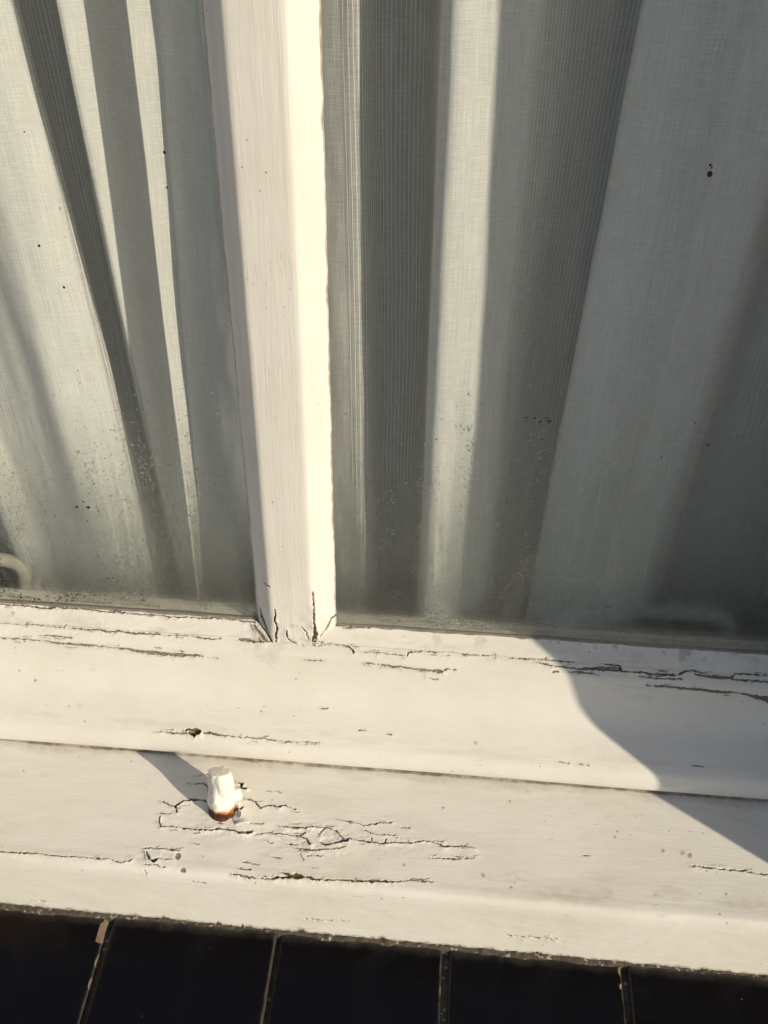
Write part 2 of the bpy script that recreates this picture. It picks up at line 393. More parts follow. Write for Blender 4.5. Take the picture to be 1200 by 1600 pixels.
    def crack1(s, pts, wood=False, lift=1.0, depth=1.0, moss=0.0):
        r = s.dist(pts)
        if r is None: return
        sl, d, side = r
        core = 1 - sstep(-.00012, .00020, d)
        s.wear[sl] = np.maximum(s.wear[sl], core)
        if not wood: s.deep[sl] = np.maximum(s.deep[sl], (1 - sstep(-.00035, .00012, d)) * (.10 + .80 * vnoise(s.X[sl] * 330, s.Sg[sl] * 330, 15)))
        else:
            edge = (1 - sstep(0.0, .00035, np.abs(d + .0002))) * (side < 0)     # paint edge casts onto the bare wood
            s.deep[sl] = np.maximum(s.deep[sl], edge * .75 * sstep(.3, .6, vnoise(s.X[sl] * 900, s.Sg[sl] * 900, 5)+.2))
        s.h[sl] -= core * (.0007 if wood else .0011) * depth
        near = np.exp(-np.clip(d, 0, 1) / .0011) * (1 - core)
        s.lift[sl] = np.maximum(s.lift[sl], near * lift * (.35 + .9 * vnoise(s.X[sl] * 240, s.Sg[sl] * 200, 31)) * (.55 + .45 * np.sign(side)))
        s.grime[sl] = np.maximum(s.grime[sl], .45 * np.exp(-np.clip(d, 0, 1) / .0005))
        if moss: s.moss[sl] = np.maximum(s.moss[sl], core * moss)
    def spot(s, px, py, r, field='wear', amt=1.0, squash=1.0, dent=0.0):
        x, y = s.hit(px, py); r = r / 2400
        i0, i1 = np.searchsorted(s.xs, [x - 3 * r, x + 3 * r]); j0, j1 = np.searchsorted(s.s, [y - 3 * r, y + 3 * r]); sl = (slice(i0, i1), slice(j0, j1))
        if s.X[sl].size == 0: return
        d = np.hypot(s.X[sl] - x + s.jl[sl] * r * 1.2, (s.Sg[sl] - y) * squash + s.jx[sl] * r * 1.2) / r
        k = (1 - sstep(.75, 1.15, d)) * amt
        a = getattr(s, field); a[sl] = np.maximum(a[sl], k)
        s.h[sl] -= k * dent
    def build(s, name, mat, parent, edge_chip=False, wave=1.0):
        X, Sg = s.X, s.Sg
        h = s.h + s.lift * .00045 * 1.7
        h += wave * (fbm(X * 9, Sg * 40, 71, 3) - .5) * .0009 + wave * (fbm(X * 60, Sg * 220, 77, 3) - .5) * .00022
        V = np.empty(X.shape + (3,))
        V[..., 0] = X; V[..., 1] = s.P[None, :, 0] + s.N[None, :, 0] * h; V[..., 2] = s.P[None, :, 1] + s.N[None, :, 1] * h
        if edge_chip:
            f = sstep(s.s[-1] - .006, s.s[-1], Sg)
            j = (fbm(X * 350, Sg * 0 + 3, 101, 4) - .42) * .0022 + np.where(vnoise(X * 210, X * 0, 55) > .83, .0016, 0) * vnoise(X * 900, X * 0, 56)
            tz = s.P[-1] - s.P[-8]; tz /= np.linalg.norm(tz)
            V[..., 1] -= tz[0] * j * f; V[..., 2] -= tz[1] * j * f
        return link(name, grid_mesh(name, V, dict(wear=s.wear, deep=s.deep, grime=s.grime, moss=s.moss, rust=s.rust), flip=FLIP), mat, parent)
FLIP = False

window = empty('window', (0, 0, 0))
tag(window, 'white painted timber window with two panes, one upright glazing bar and a peeling bottom rail', 'window')

# --- bottom rail (putty line outward, hollow moulding, rounded nose, undercut)
rail_prof = np.vstack([
    [[1.5, 1.0], [0, 0]],
    catmull([[-.2, -.3], [-4, -3.6], [-8.2, -7.6]], 8),
    [[-7.9, -8.5], [-8.3, -9.2]],
    catmull([[-9.3, -9.5], [-11.5, -11.6], [-13.8, -14.4]], 6),
    catmull([[-14.2, -15.6], [-16.0, -23.0], [-19.6, -34.5], [-25.6, -43.6], [-35.0, -50.5], [-43.2, -56.0], [-46.4, -58.6], [-48.3, -62.5], [-49.0, -67.5], [-48.0, -71.6], [-45.6, -72.6], [-41.0, -72.7], [-38.5, -73.0]], 14)])
xs_r = xs_grid(.00045, X0, X1)
# (profile kept in mm)
rail = Ribbon(rail_prof, .00042, xs_r)
CR = rail.crack
CR([(-30,940,2),(5,945,2),(20,946,1.5),(45,946,2),(66,951,5),(80,950,4),(90,949,2),(100,950,5),(112,951,3),(130,952,2.5),(160,956,2),(185,956,3.5),(200,959,2.5),(240,961,2.2),(280,965,2.8),(330,966,2),(380,970,2),(397,971,3)], lift=1.6)
CR([(0,974,1),(60,977,1.4),(100,980,1.6)], lift=.5)
CR([(110,981,1.5),(132,983,2),(160,985,3),(185,987,4.5),(205,989,4.5),(245,991,4),(252,991,1)], wood=True)
CR([(255,992,1),(300,994,1),(315,997,3),(345,998,2.5)], wood=True)
CR([(60,992,1),(80,994,2.2),(112,996,2.2)], wood=True, lift=.4)
CR([(-10,996,1.5),(40,999,1.8),(70,1002,1.5),(100,1006,3),(140,1008,3.5),(160,1010,1.2),(190,1013,2)], wood=True)
CR([(185,1013,2),(215,1017,5),(235,1020,7),(262,1022,7.5),(290,1024,7),(312,1025,4),(318,1025,1)], wood=True, lift=1.4)
CR([(318,1026,1),(340,1029,.8)], lift=.3)
CR([(240,1012,1),(250,1013,2)], lift=.3)
CR([(372,999,2),(385,1001,6),(402,1002,4),(424,1003,3)], wood=True)
CR([(398,966,3),(406,972,5),(413,982,6),(419,992,6),(424,1001,5)], lift=2.2)
CR([(395,975,3),(402,985,5),(410,995,6),(416,1001,4)], wood=True, lift=2.5)
CR([(523,976,3),(530,977,2.2),(545,981,2),(560,980,1.5),(578,981,1.5)], lift=1.0)
CR([(426,1003,1.4),(445,1004,1),(468,1005,1.6),(491,1006,1.4)], lift=.8)
CR([(470,1001,1.5),(500,1003,1.5),(530,1008,1.5),(547,1012,2.5),(553,1020,3.5)], lift=1.0)
CR([(565,1018,1),(600,1021,1),(637,1025,1.6),(638,1019,2),(700,1019,1.2),(733,1023,1.5),(770,1024,1.2),(800,1028,1.6),(848,1032,1.6),(896,1034,1.4)], lift=.8)
CR([(572,1036,1),(590,1038,2.2),(612,1041,4),(640,1044,4),(665,1047,5.5),(690,1049,6)], wood=True, lift=1.5)
CR([(690,1048,2),(700,1046,1.5),(712,1047,1)], lift=.6)
CR([(472,1031,.8),(490,1033,1.6),(508,1032,1)], lift=.5)
CR([(838,1036,1.3),(870,1041,2),(912,1046,2.6),(940,1046,2.5)], lift=.7)
CR([(912,1044,4),(935,1044,7.5),(969,1046,8)], wood=True)
CR([(940,1037,1.5),(969,1041,2),(971,1049,2.5),(1030,1053,2.8),(1058,1055,3),(1070,1048,2.5),(1104,1051,2)], lift=.8)
CR([(1088,1054,3),(1110,1057,6),(1144,1059,6)], wood=True)
CR([(1144,1060,2),(1149,1053,2),(1180,1054,1.5),(1230,1058,1.5)], lift=.6)
CR([(1144,1062,3),(1170,1064,2.6),(1230,1069,3)], lift=.6)
CR([(885,1049,1),(910,1051,1.6),(935,1054,1.4)], lift=.4)
CR([(1000,1057,1),(1030,1060,2),(1065,1061,1.4)], lift=.5)
CR([(1010,1071,1),(1050,1073,3),(1085,1077,4),(1130,1081,4),(1160,1084,3),(1200,1091,4),(1250,1097,4)], wood=True, lift=1.2)
CR([(1158,1083,2),(1180,1090,4),(1200,1094,8),(1230,1098,7)], lift=1)
CR([(864,1050,3.5),(872,1050,3.5)], wood=True, lift=.3)
# lower part of the rail
CR([(243,1143,1),(270,1145,2),(292,1146,2.5)], lift=1)
CR([(318,1145,2.6),(335,1146,3.6),(350,1149,1.8),(400,1154,1),(450,1158,1.2),(500,1161,.8)], lift=.6)
CR([(291,1141,5),(303,1140,7),(312,1144,8),(303,1148,7),(296,1145,6)], moss=.85, lift=2.2, depth=1.8)
for a in [((559,1140),(570,1141)),((602,1147),(612,1148)),((872,1190),(888,1192)),((905,1194),(920,1196)),((500,1106),(512,1107)),((1080,1195),(1098,1197)),((664,1060),(685,1062)),((663,1052),(664,1060))]:
    CR([(*a[0],1.0),(*a[1],1.2)], lift=.3)
for px, py, r in [(30,1048,1.6),(55,1063,2),(108,1103,1.6),(408,1111,1.8),(412,1104,1.6),(463,1061,1.8),(372,1106,1.5),(459,1119,1.4),(560,1200,1.5),(743,1160,3),(452,1175,1.8),(383,1192,1.5),(706,1205,1.6),(722,1204,1.4)]:
    rail.spot(px, py, r, 'grime', .9)
# grime: along the bead, over the nose, under the putty on the right and in the groove
g = fbm(rail.X * 70, rail.Sg * 160, 201, 4); sv = rail.s
rail.grime = np.maximum(rail.grime, .28 * sstep(.45, .75, g) * np.exp(-((rail.Sg - .0125) / .006) ** 2))
nose = rail.hit(600, 1160)[1]
rail.grime = np.maximum(rail.grime, .16 * sstep(.4, .7, fbm(rail.X * 40, rail.Sg * 300, 205, 4)) * np.exp(-((rail.Sg - nose) / .006) ** 2))
for px, py, r, a in [(1070,1018,9,.55),(1066,1030,6,.45),(1146,1018,8,.5),(962,1010,4,.5),(1005,1008,3.5,.5),(905,1005,3,.5),(930,1012,3,.4),(1037,1020,3.5,.55),(1100,1030,4,.4),(1120,1020,3,.4),(860,1002,3,.5),(873,1004,2.5,.5),(1180,1030,5,.4),(990,1022,5,.3),(750,1002,9,.28),(683,1000,8,.25),(20,958,3,.5),(420,1012,30,.2)]:
    rail.spot(px, py, r, 'grime', a)
rail.grime = np.maximum(rail.grime, .42 * np.exp(-((rail.Sg - .0137) / .0007) ** 2) * sstep(.25, .6, fbm(rail.X * 45, rail.Sg * 0, 270, 4)))
bl = 1 - sstep(.0015, .0020, rail.Sg + .0012 * (fbm(rail.X * 120, rail.Sg * 0, 260, 4) - .5)); rail.grime = np.maximum(rail.grime, .95 * bl); rail.deep = np.maximum(rail.deep, .5 * bl)
st_ = sstep(.55, .8, fbm(rail.X * 55, rail.Sg * 120, 240, 4)) * sstep(.1, .2, rail.X) * (rail.Sg < .0125)
rail.grime = np.maximum(rail.grime, .4 * st_)
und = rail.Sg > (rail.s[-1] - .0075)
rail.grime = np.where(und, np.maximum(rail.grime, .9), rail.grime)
rail.plates(1010, 1048, 170, 16, .0004, 11); rail.plates(150, 985, 190, 24, .00025, 12); rail.plates(405, 985, 26, 30, .0009, 13)
rail.build('bottom_rail', m_paint, window)

# --- glazing bar
def mull_surface():
    prof = np.array([[-49.2, 1.5], [-47.9, 0], [-46.6, -1.8], [-43.3, -3.2], [-39.6, -7.2], [-38.3, -8.0], [-36.6, -8.35], [-25, -8.5], [-14.2, -8.35], [-12.2, -8.0], [-10.6, -7.1], [-1.8, -1.6], [-.3, -.3], [.9, 1.5]]) / 1000
    d = np.r_[0, np.cumsum(np.linalg.norm(np.diff(prof, axis=0), axis=1))]
    s = np.linspace(0, d[-1], 130); x = np.interp(s, d, prof[:, 0]); y = np.interp(s, d, prof[:, 1])
    k = np.array([.25, .5, .25]); 
    for _ in range(3):
        x[1:-1] = np.convolve(x, k, 'valid'); y[1:-1] = np.convolve(y, k, 'valid')
    zs = np.unique(np.concatenate([np.arange(-.0125, .36, .0007), np.arange(.36, 1.15, .01), [1.15]]))
    X, Z = np.meshgrid(x, zs); Y = np.meshgrid(y, zs)[0]
    tx = np.gradient(x); ty = np.gradient(y); l = np.hypot(tx, ty); nx, ny = ty / l, -tx / l
    if ny[65] > 0: nx, ny = -nx, -ny
    A = {k_: np.zeros(X.shape) for k_ in ('wear', 'deep', 'grime', 'moss', 'rust')}
    H = (fbm(X * 350, Z * 14, 5, 3) - .5) * .00010 + (fbm(X * 60, Z * 25, 6, 3) - .5) * .0003
    J = (fbm(X * 500, Z * 500, 8, 3) - .5) * .0016; J2 = (fbm(X * 150, Z * 150, 18, 3) - .5) * .003
    def crack(pts, lift=1.0, wood=False):
        q = [(*at(p[0], p[1], 1, -.008)[[0, 2]], p[2] / 4800) for p in pts]
        best = np.full(X.shape, 9.0)
        for a, b in zip(q, q[1:]):
            dx, dz = b[0] - a[0], b[1] - a[1]; L = dx * dx + dz * dz + 1e-12
            t = np.clip(((X + J - a[0]) * dx + (Z + J2 - a[1]) * dz) / L, 0, 1)
            best = np.minimum(best, np.hypot(X + J - a[0] - t * dx, Z + J2 - a[1] - t * dz) - (a[2] + (b[2] - a[2]) * t))
        core = 1 - sstep(-.0001, .00025, best); A['wear'][:] = np.maximum(A['wear'], core)
        A['deep'][:] = np.maximum(A['deep'], 0 if wood else (1 - sstep(-.0003, .0001, best)) * .9)
        A['grime'][:] = np.maximum(A['grime'], .4 * np.exp(-np.clip(best, 0, 1) / .0005))
        return -core * .0010 + np.exp(-np.clip(best, 0, 1) / .0012) * (1 - core) * .0005 * lift * vnoise(X * 250, Z * 250, 3) * 1.6
    for pts in [[(491,983,3),(493,992,6),(491,1000,7),(489,1006,5)], [(489,925,1.2),(490,955,1.6),(491,983,2)], [(429,952,1.5),(430,970,2.2),(433,982,2),(430,995,3),(432,1003,2.5)],
                [(448,984,1.5),(450,996,1.6),(456,1002,2),(462,1005,2)], [(470,979,.8),(478,989,1.2),(482,998,1)], [(412,914,1.6),(420,918,1.8)], [(402,958,1.4),(408,975,3),(417,990,4),(424,1003,5)],
                [(522,905,1.2),(523,930,1.8),(523,955,1.6)], [(515,978,2.5),(524,976,3)], [(496,1004,1.4),(505,992,1.2),(514,980,1.6)]]:
        H += crack(pts)
    # ragged paint edge against the glass, dark bedding line
    edge = np.minimum(np.abs(X - x[0]), np.abs(X - x[-1]))
    rag = fbm(Z * 90, X * 0 + (X > -.02) * 7, 44, 4)
    A['grime'] = np.maximum(A['grime'], .85 * (1 - sstep(.0003, .0009, edge + (rag - .5) * .0016)))
    A['grime'] = np.maximum(A['grime'], .35 * sstep(.5, .7, fbm(X * 200, Z * 200, 91, 3)) * (1 - sstep(-.008, .03, Z)))
    V = np.stack([X + nx[None] * H, Y + ny[None] * H, Z], -1)
    V[..., 0] += (rag - .5) * .0005 * np.exp(-edge / .0012) * np.sign(X + .024)
    return grid_mesh('glazing_bar', V, A)
link('glazing_bar', mull_surface(), m_paint_v, window)
box('glazing_bar_core', m_paint_plain, window, -.0340, -.0140, .0052, .0125, -.02, 1.15, bevel=.002)

# rest of the frame (jambs and head, further off)
box('jamb', m_paint_plain, window, X0, X0 + .055, -.03, .06, -.070, 1.20, bevel=.004)
box('jamb', m_paint_plain, window, X1 - .055, X1, -.03, .06, -.070, 1.20, bevel=.004)
box('head_rail', m_paint_plain, window, X0 + .055, X1 - .055, -.028, .058, 1.15, 1.20, bevel=.004)
# inner rebate ledge behind the glass and the timber below it
bm = bmesh.new()
lp = [(5.2, -1.4), (9, -.9), (14, -1.2), (17.5, -2.8), (19.2, -6), (19.6, -12), (20, -20), (30, -21.5), (33, -24), (34, -60)]
xsn = np.linspace(X0 + .055, X1 - .055, 260)
V = np.array([[[x_, p[0] / 1000, p[1] / 1000 + .0012 * (vnoise(np.array(x_ * 30.), np.array(k * 1.7), 4) - .5) + .0012 * (x_ < -.02)] for k, p in enumerate(catmull(lp, 5))] for x_ in xsn])
link('inner_ledge', grid_mesh('inner_ledge', V, flip=True), m_inner, window)
bm.free()

# --- panes
def smooth_noise(x, z, sd): return fbm(x * 18, z * 18, sd, 4)
SPECKS = [(120,792,3),(130,784,2),(138,793,3.4),(61,384,2.2),(100,449,2.2),(38,206,1.3),(1109,272,3.6),(1110,258,2),(1112,262,1.5),(1106,695,2),(257,238,2.2),(261,293,1.8),(64,820,1.2),(86,806,1.3),(137,814,1.2),(872,1003,1.5),(75,931,2),(95,934,2.4),(60,936,2),(33,934,2.4),(42,932,1.5),(105,937,2),(118,934,1.5),(113,938,2.4),(30,937,1.8),(860,657,2.2)]
_r = random.Random(4)
SPECKS += [(812 + _r.uniform(0, 50), 656 + _r.uniform(-4, 6), _r.uniform(.8, 2.2)) for _ in range(14)]
SPECKS += [(_r.uniform(150, 215), _r.uniform(860, 905), _r.uniform(.6, 1.6)) for _ in range(22)]
SPECKS += [(_r.uniform(0, 300), _r.uniform(700, 925), _r.uniform(.5, 1.2)) for _ in range(40)]
SPECKS += [(_r.uniform(20, 125), _r.uniform(926, 943), _r.uniform(.6, 1.8)) for _ in range(34)]
m_speck = simple('fly_speck', (.02, .016, .012), .8)
DROPS = [((218, 690), (268, 925), 9, 330), ((292, 760), (312, 925), 8, 130), ((662, 740), (655, 950), 8, 120), ((845, 640), (812, 960), 8, 160), ((535, 900), (640, 965), 30, 120), ((930, 945), (1130, 945), 16, 160)]
def pane(x0, x1, sd):
    z0, z1 = -.004, 1.15
    nx, nz = 160, 220
    bm = bmesh.new(); add_box(bm, x0, x1, .0004, .0044, z0, z1)
    es = [e for e in bm.edges]
    bmesh.ops.subdivide_edges(bm, edges=[e for e in es if abs(e.verts[0].co.z - e.verts[1].co.z) > .5], cuts=400, use_grid_fill=True)
    me = bm_mesh('glass_pane', bm)
    n = len(me.vertices); co_ = np.zeros(n * 3); me.vertices.foreach_get('co', co_); co_ = co_.reshape(-1, 3)
    film = np.where(co_[:, 1] < .002, .05 + .25 * np.exp(-np.clip(co_[:, 2], 0, 9) / .006), 0)
    a = me.attributes.new('film', 'FLOAT', 'POINT'); a.data.foreach_set('value', film.astype(np.float32))
    p = link('glass_pane', me, m_glass, window, smooth=False)
    bm = bmesh.new()
    for (px, py, rr_) in SPECKS:
        q = at(px, py, 1, .0003)
        if not (x0 < q[0] < x1): continue
        mt_ = Matrix.Translation((q[0], .0003, q[2])) @ Matrix.Rotation(random.uniform(0, 3), 4, 'Y') @ Matrix.Diagonal((rr_ / 3000 * random.uniform(.7, 1.2), .00025, rr_ / 3000, 1))
        bmesh.ops.create_icosphere(bm, subdivisions=2, radius=1.0, matrix=mt_)
    link('dirt_specks', bm_mesh('dirt_specks', bm), m_speck, p)
    # fog sheet a hair inside
    xs = np.arange(x0, x1, .0016); zs = np.r_[np.arange(z0, .24, .0016), np.arange(.24, z1, .02)]
    X, Z = np.meshgrid(xs, zs)
    top = .108 + .05 * (smooth_noise(X, X * 0, sd) - .5) + (.045 * sstep(.02, .22, X))
    fog = (1 - sstep(.012, 1.0, Z / (top * 1.55))) * (1 - .45 * (1 - sstep(.004, .016, Z))) * (.84 + .4 * (fbm(X * 25, Z * 40, sd + 3, 4) - .5))
    fog = fog * (1 - .45 * sstep(.62, .80, vnoise(X * 330, Z * 9 + 2, sd + 30)) * sstep(.02, .05, Z))
    fog = fog * (.06 + .94 * sstep(-.215, -.165, X)) if x0 < -.1 else fog
    fog = np.clip(fog, 0, 1)
    V = np.stack([X, X * 0 + .0047, Z], -1)
    f = link('condensation', grid_mesh('condensation', V, dict(fog=fog)), m_fog, p)
    # beads of water
    rng = np.random.default_rng(sd)
    N = 9000
    bx = rng.uniform(max(x0, -.25), min(x1, .30), N); bz = rng.exponential(.040, N) + .001
    keep = (bz < .17) & (fbm(bx * 60, bz * 60, sd + 9, 3) > .40); bx, bz = bx[keep], bz[keep]
    for (pa, pb, wd, cnt) in DROPS:
        t_ = rng.uniform(0, 1, cnt) ** .8; k_ = rng.normal(0, wd, cnt)
        q_ = np.array([at(pa[0] + (pb[0] - pa[0]) * a_ + b_, pa[1] + (pb[1] - pa[1]) * a_ + c_, 1, .0048)[[0, 2]] for a_, b_, c_ in zip(t_, k_, rng.normal(0, 9, cnt))])
        q_ = q_[(q_[:, 0] > x0 + .001) & (q_[:, 0] < x1 - .001)]
        bx = np.r_[bx, q_[:, 0]]; bz = np.r_[bz, q_[:, 1]]
    nx_ = len(bx) - int(keep.sum())
    rr = rng.lognormal(math.log(.00030), .36, len(bx)); rr = np.clip(rr, .00014, .0008); rr[len(bx) - nx_:] *= 1.3
    # hemispherical bead template
    ph = np.linspace(0, math.pi / 2, 4); th = np.linspace(0, 2 * math.pi, 8, endpoint=False)
    ring = [[(math.cos(t_) * math.cos(p_), math.sin(p_) * .75, math.sin(t_) * math.cos(p_)) for t_ in th] for p_ in ph[:-1]]
    tv = np.array([v_ for r_ in ring for v_ in r_] + [(0, .75, 0)])
    tf = []
    for a_ in range(2):
        for b_ in range(8): tf.append((a_ * 8 + b_, a_ * 8 + (b_ + 1) % 8, (a_ + 1) * 8 + (b_ + 1) % 8, (a_ + 1) * 8 + b_))
    for b_ in range(8): tf.append((16 + b_, 16 + (b_ + 1) % 8, 24, 24))
    tf3 = [t_ if t_[2] != t_[3] else t_[:3] for t_ in tf]
    tf3.append(tuple(range(7, -1, -1)))
    verts = (tv[None] * rr[:, None, None] + np.stack([bx, bx * 0 + .00485, bz], -1)[:, None]).reshape(-1, 3)
    faces = [tuple(i + 25 * k for i in t_) for k in range(len(bx)) for t_ in tf3]
    me = bpy.data.meshes.new('droplets'); me.from_pydata(verts.tolist(), [], faces)
    link('droplets', me, m_drop, p)
    return p
pl_ = pane(X0 + .05, -.0475, 11); pr_ = pane(-.0005, X1 - .05, 12)

# ------------------------------------------------------------------ sill board
sill = empty('window_sill', (0, -.08, -.09))
tag(sill, 'cracked white painted timber sill board with flaking paint below the window rail', 'window sill')
sl_ = math.tan(R(11)); zq = lambda y: -74.7 - (y + 46.4) * -sl_ if False else -74.7 + (y + 46.4) * sl_
sp = [[-36, zq(-36)], [-39, zq(-39) ], [-60, zq(-60)], [-90, zq(-90)], [-108, zq(-108)]]
sp = np.vstack([np.array(sp), catmull([[-111.5, zq(-111.5)], [-114.5, zq(-114.5) + .25], [-117.2, zq(-117.2) - .2], [-119.0, zq(-117) - 2.6], [-120.4, zq(-117) - 7.0]], 8), [[-125.6, -122.5], [-126.0, -124.6]]])
board = Ribbon(sp, .00045, xs_r)
CR = board.crack
CR([(253,1252,3),(262,1256,3),(273,1260,4),(280,1254,3.5),(288,1250,4),(302,1250,4.5),(318,1251,5),(330,1254,5)], lift=1.6)
CR([(273,1260,3),(277,1270,1.5)])
CR([(293,1224,1),(318,1224,2),(326,1231,2.5),(329,1245,2),(330,1256,2)], lift=.8)
CR([(300,1212,.8),(325,1210,1)], lift=.3)
CR([(386,1249,3),(398,1252,3),(407,1262,3.5),(418,1257,2.5),(435,1261,2.5),(446,1259,2),(462,1265,1.5)], lift=1.6)
CR([(372,1222,4),(377,1224,5),(375,1230,4),(384,1232,3)], depth=1.4, lift=1.6)
CR([(332,1268,3),(350,1270,6),(365,1267,4),(380,1262,5)], lift=1.4)
CR([(251,1276,1.5),(248,1284,2),(252,1291,2.5),(270,1292,1.5),(290,1294,2),(310,1297,2),(330,1296,2.5),(345,1294,3.5)], lift=1.6)
CR([(345,1294,2.5),(358,1297,3.5),(372,1300,6),(385,1300,6),(393,1298,3)], wood=True, lift=2)
CR([(384,1298,4),(392,1299,4)], depth=1.5)
CR([(250,1271,2),(268,1272,1.6)], lift=.6)
CR([(400,1303,1.2),(412,1303,1.5),(426,1299,1.2)], lift=1); CR([(425,1303,1.5),(435,1302,2),(450,1304,1.2),(467,1306,2.2),(478,1301,1.2)], lift=1.2)
CR([(440,1291,1),(460,1293,3),(480,1294,2.5),(492,1291,2),(510,1294,2.5),(525,1298,2.5),(532,1305,3),(537,1312,4)], lift=2)
CR([(467,1306,1.6),(478,1310,3),(484,1319,3.5)], lift=2); CR([(450,1318,1),(464,1320,2.6)], lift=1); CR([(456,1323,.8),(475,1327,2),(500,1328,2),(540,1324,1)], lift=1)
CR([(500,1316,2.5),(515,1319,2.5),(535,1315,3)], lift=1.5); CR([(500,1307,1),(506,1297,2),(512,1294,1.4)], lift=1)
CR([(534,1313,5),(541,1313,6)], depth=1.6, lift=1.5)
CR([(540,1310,1.6),(560,1312,1.6),(580,1315,2.6),(600,1318,3),(620,1316,2),(640,1317,2.2),(665,1315,1.5),(684,1318,2.5),(692,1322,3),(712,1323,3),(725,1322,1.6),(743,1326,1)], lift=1.6)
CR([(580,1315,1),(581,1309,2)], lift=.4); CR([(600,1317,3),(603,1310,1.5)], lift=.4)
CR([(528,1281,.8),(545,1283,1.8),(557,1285,1),(570,1290,1.6),(590,1285,1.6),(612,1285,1)], lift=1.2); CR([(570,1297,1),(580,1302,1.6),(592,1304,1.5),(618,1304,1)], lift=1.2)
CR([(225,1326,1),(250,1326,2),(280,1329,1.4)], lift=1); CR([(229,1332,2),(232,1340,4)], lift=1.4); CR([(232,1342,4),(240,1344,9),(246,1343,4)], lift=1.6, depth=1.4); CR([(246,1342,1),(268,1343,1)], lift=.6)
CR([(226,1350,1),(245,1350,1.4),(249,1354,1.4),(257,1355,1)], lift=.8)
CR([(365,1366,1),(375,1368,2.2),(390,1371,2.4),(420,1373,2.4),(436,1371,2.6),(444,1371,3.5)], lift=1.5)
CR([(440,1364,2.5),(446,1365,3.5),(452,1366,3)], moss=1, lift=.6)
CR([(433,1371,3),(442,1372,4),(458,1369,9),(466,1369,9),(476,1370,5),(492,1373,3)], moss=1.0, lift=1.2)
CR([(488,1373,2),(520,1375,2.6),(560,1377,4),(590,1377,4.5),(615,1378,4)], wood=True, lift=1.6); CR([(615,1378,1.2),(645,1376,1),(675,1377,.8)], lift=.8)
CR([(399,1373,1.2),(399,1384,1)], lift=.4); CR([(376,1358,1.5),(392,1359,2)], lift=.5); CR([(303,1318,1),(311,1319,2)], lift=.4)
CR([(-10,1330,2),(35,1332,2.4),(60,1333,1.2),(80,1336,1.5),(120,1339,1),(150,1341,1.4),(175,1343,1.4),(188,1348,1.2),(206,1344,.8)], lift=1.1)
CR([(668,1340,.8),(700,1342,1.5),(742,1341,.8)], lift=.5)
CR([(1083,1352,1),(1102,1355,1.6),(1140,1359,1.6),(1170,1362,1.6),(1230,1372,2)], lift=.7)
CR([(1083,1353,.6),(1105,1356,.8)], lift=.3)
for a in [((228,1361),(228,1366)),((380,1347),(405,1351)),((340,1285),(346,1286)),((388,1286),(412,1287)),((480,1337),(505,1338)),((415,1337),(440,1341)),((488,1356),(495,1357)),((300,1378),(322,1380)),((475,1436),(520,1440)),((530,1438),(545,1441)),((425,1317),(415,1313)),((430,1236),(440,1239)),((424,1237),(418,1236)),((790,1462),(870,1468)),((912,1336),(922,1338)),((45,1407),(75,1408)),((620,1292),(640,1293)),((475,1345),(470,1335))]:
    CR([(*a[0],.9),(*a[1],1.1)], lift=.4)
for px, py, r in [(278,1338,4.2),(285,1360,3.6)]: board.spot(px, py, r, 'wear', 1.0, dent=.0005)
for px, py, r in [(37,1205,1.6),(317,1338,1.5),(421,1199,1.2),(692,1262,1.8),(796,1252,2),(825,1237,1.6),(960,1307,2),(798,1386,2.2),(803,1380,1.3),(1094,1397,1.6),(1134,1397,2),(1124,1428,1.9),(1135,1442,1.8),(1104,1361,1.8),(1066,1332,3.5),(1078,1337,3.5),(1035,1329,3),(755,1368,3),(632,1352,2.5),(425,1249,1.6),(124,1182,1.5)]:
    board.spot(px, py, r, 'grime', .85)
g = fbm(board.X * 45, board.Sg * 140, 301, 5)
valley = board.hit(900, 1398)[1]
board.grime = np.maximum(board.grime, (.14 + .26 * sstep(.05, .2, board.X)) * sstep(.30, .68, g) * np.exp(-((board.Sg - valley) / .0065) ** 2) )
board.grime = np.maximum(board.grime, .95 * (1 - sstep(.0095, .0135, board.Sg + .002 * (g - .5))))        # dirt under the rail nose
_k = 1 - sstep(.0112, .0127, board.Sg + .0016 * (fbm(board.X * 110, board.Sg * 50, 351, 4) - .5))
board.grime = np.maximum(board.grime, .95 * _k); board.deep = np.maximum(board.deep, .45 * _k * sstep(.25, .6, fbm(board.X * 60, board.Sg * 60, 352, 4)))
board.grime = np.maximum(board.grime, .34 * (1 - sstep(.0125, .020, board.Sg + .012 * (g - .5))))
board.grime = np.maximum(board.grime, .12 * sstep(.5, .8, fbm(board.X * 18, board.Sg * 60, 311, 5)))
board.grime = np.maximum(board.grime, .09 * sstep(board.hit(600, 1395)[1], board.hit(600, 1405)[1], board.Sg))  # painted shade, not dirt: whole front face toned down against its brightness
bb = np.hypot((board.X - at(400, 1300, 2, -.086)[0]) / .06, (board.Sg - board.hit(400, 1300)[1]) / .02)
board.h += (fbm(board.X * 55, board.Sg * 120, 333, 3) - .5) * .0011 * np.exp(-bb ** 2)
board.plates(495, 1308, 75, 26, .0006, 5); board.plates(330, 1290, 60, 22, .00035, 6); board.plates(650, 1320, 70, 14, .0003, 7); board.plates(460, 1372, 60, 10, .0004, 8); board.plates(245, 1340, 30, 18, .0004, 9)
board.spot(352, 1264, 17, 'rust', .42, squash=1.6)
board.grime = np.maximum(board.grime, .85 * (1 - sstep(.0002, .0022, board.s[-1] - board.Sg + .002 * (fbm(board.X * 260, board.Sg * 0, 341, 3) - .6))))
board.build('board', m_paint, sill, edge_chip=True)

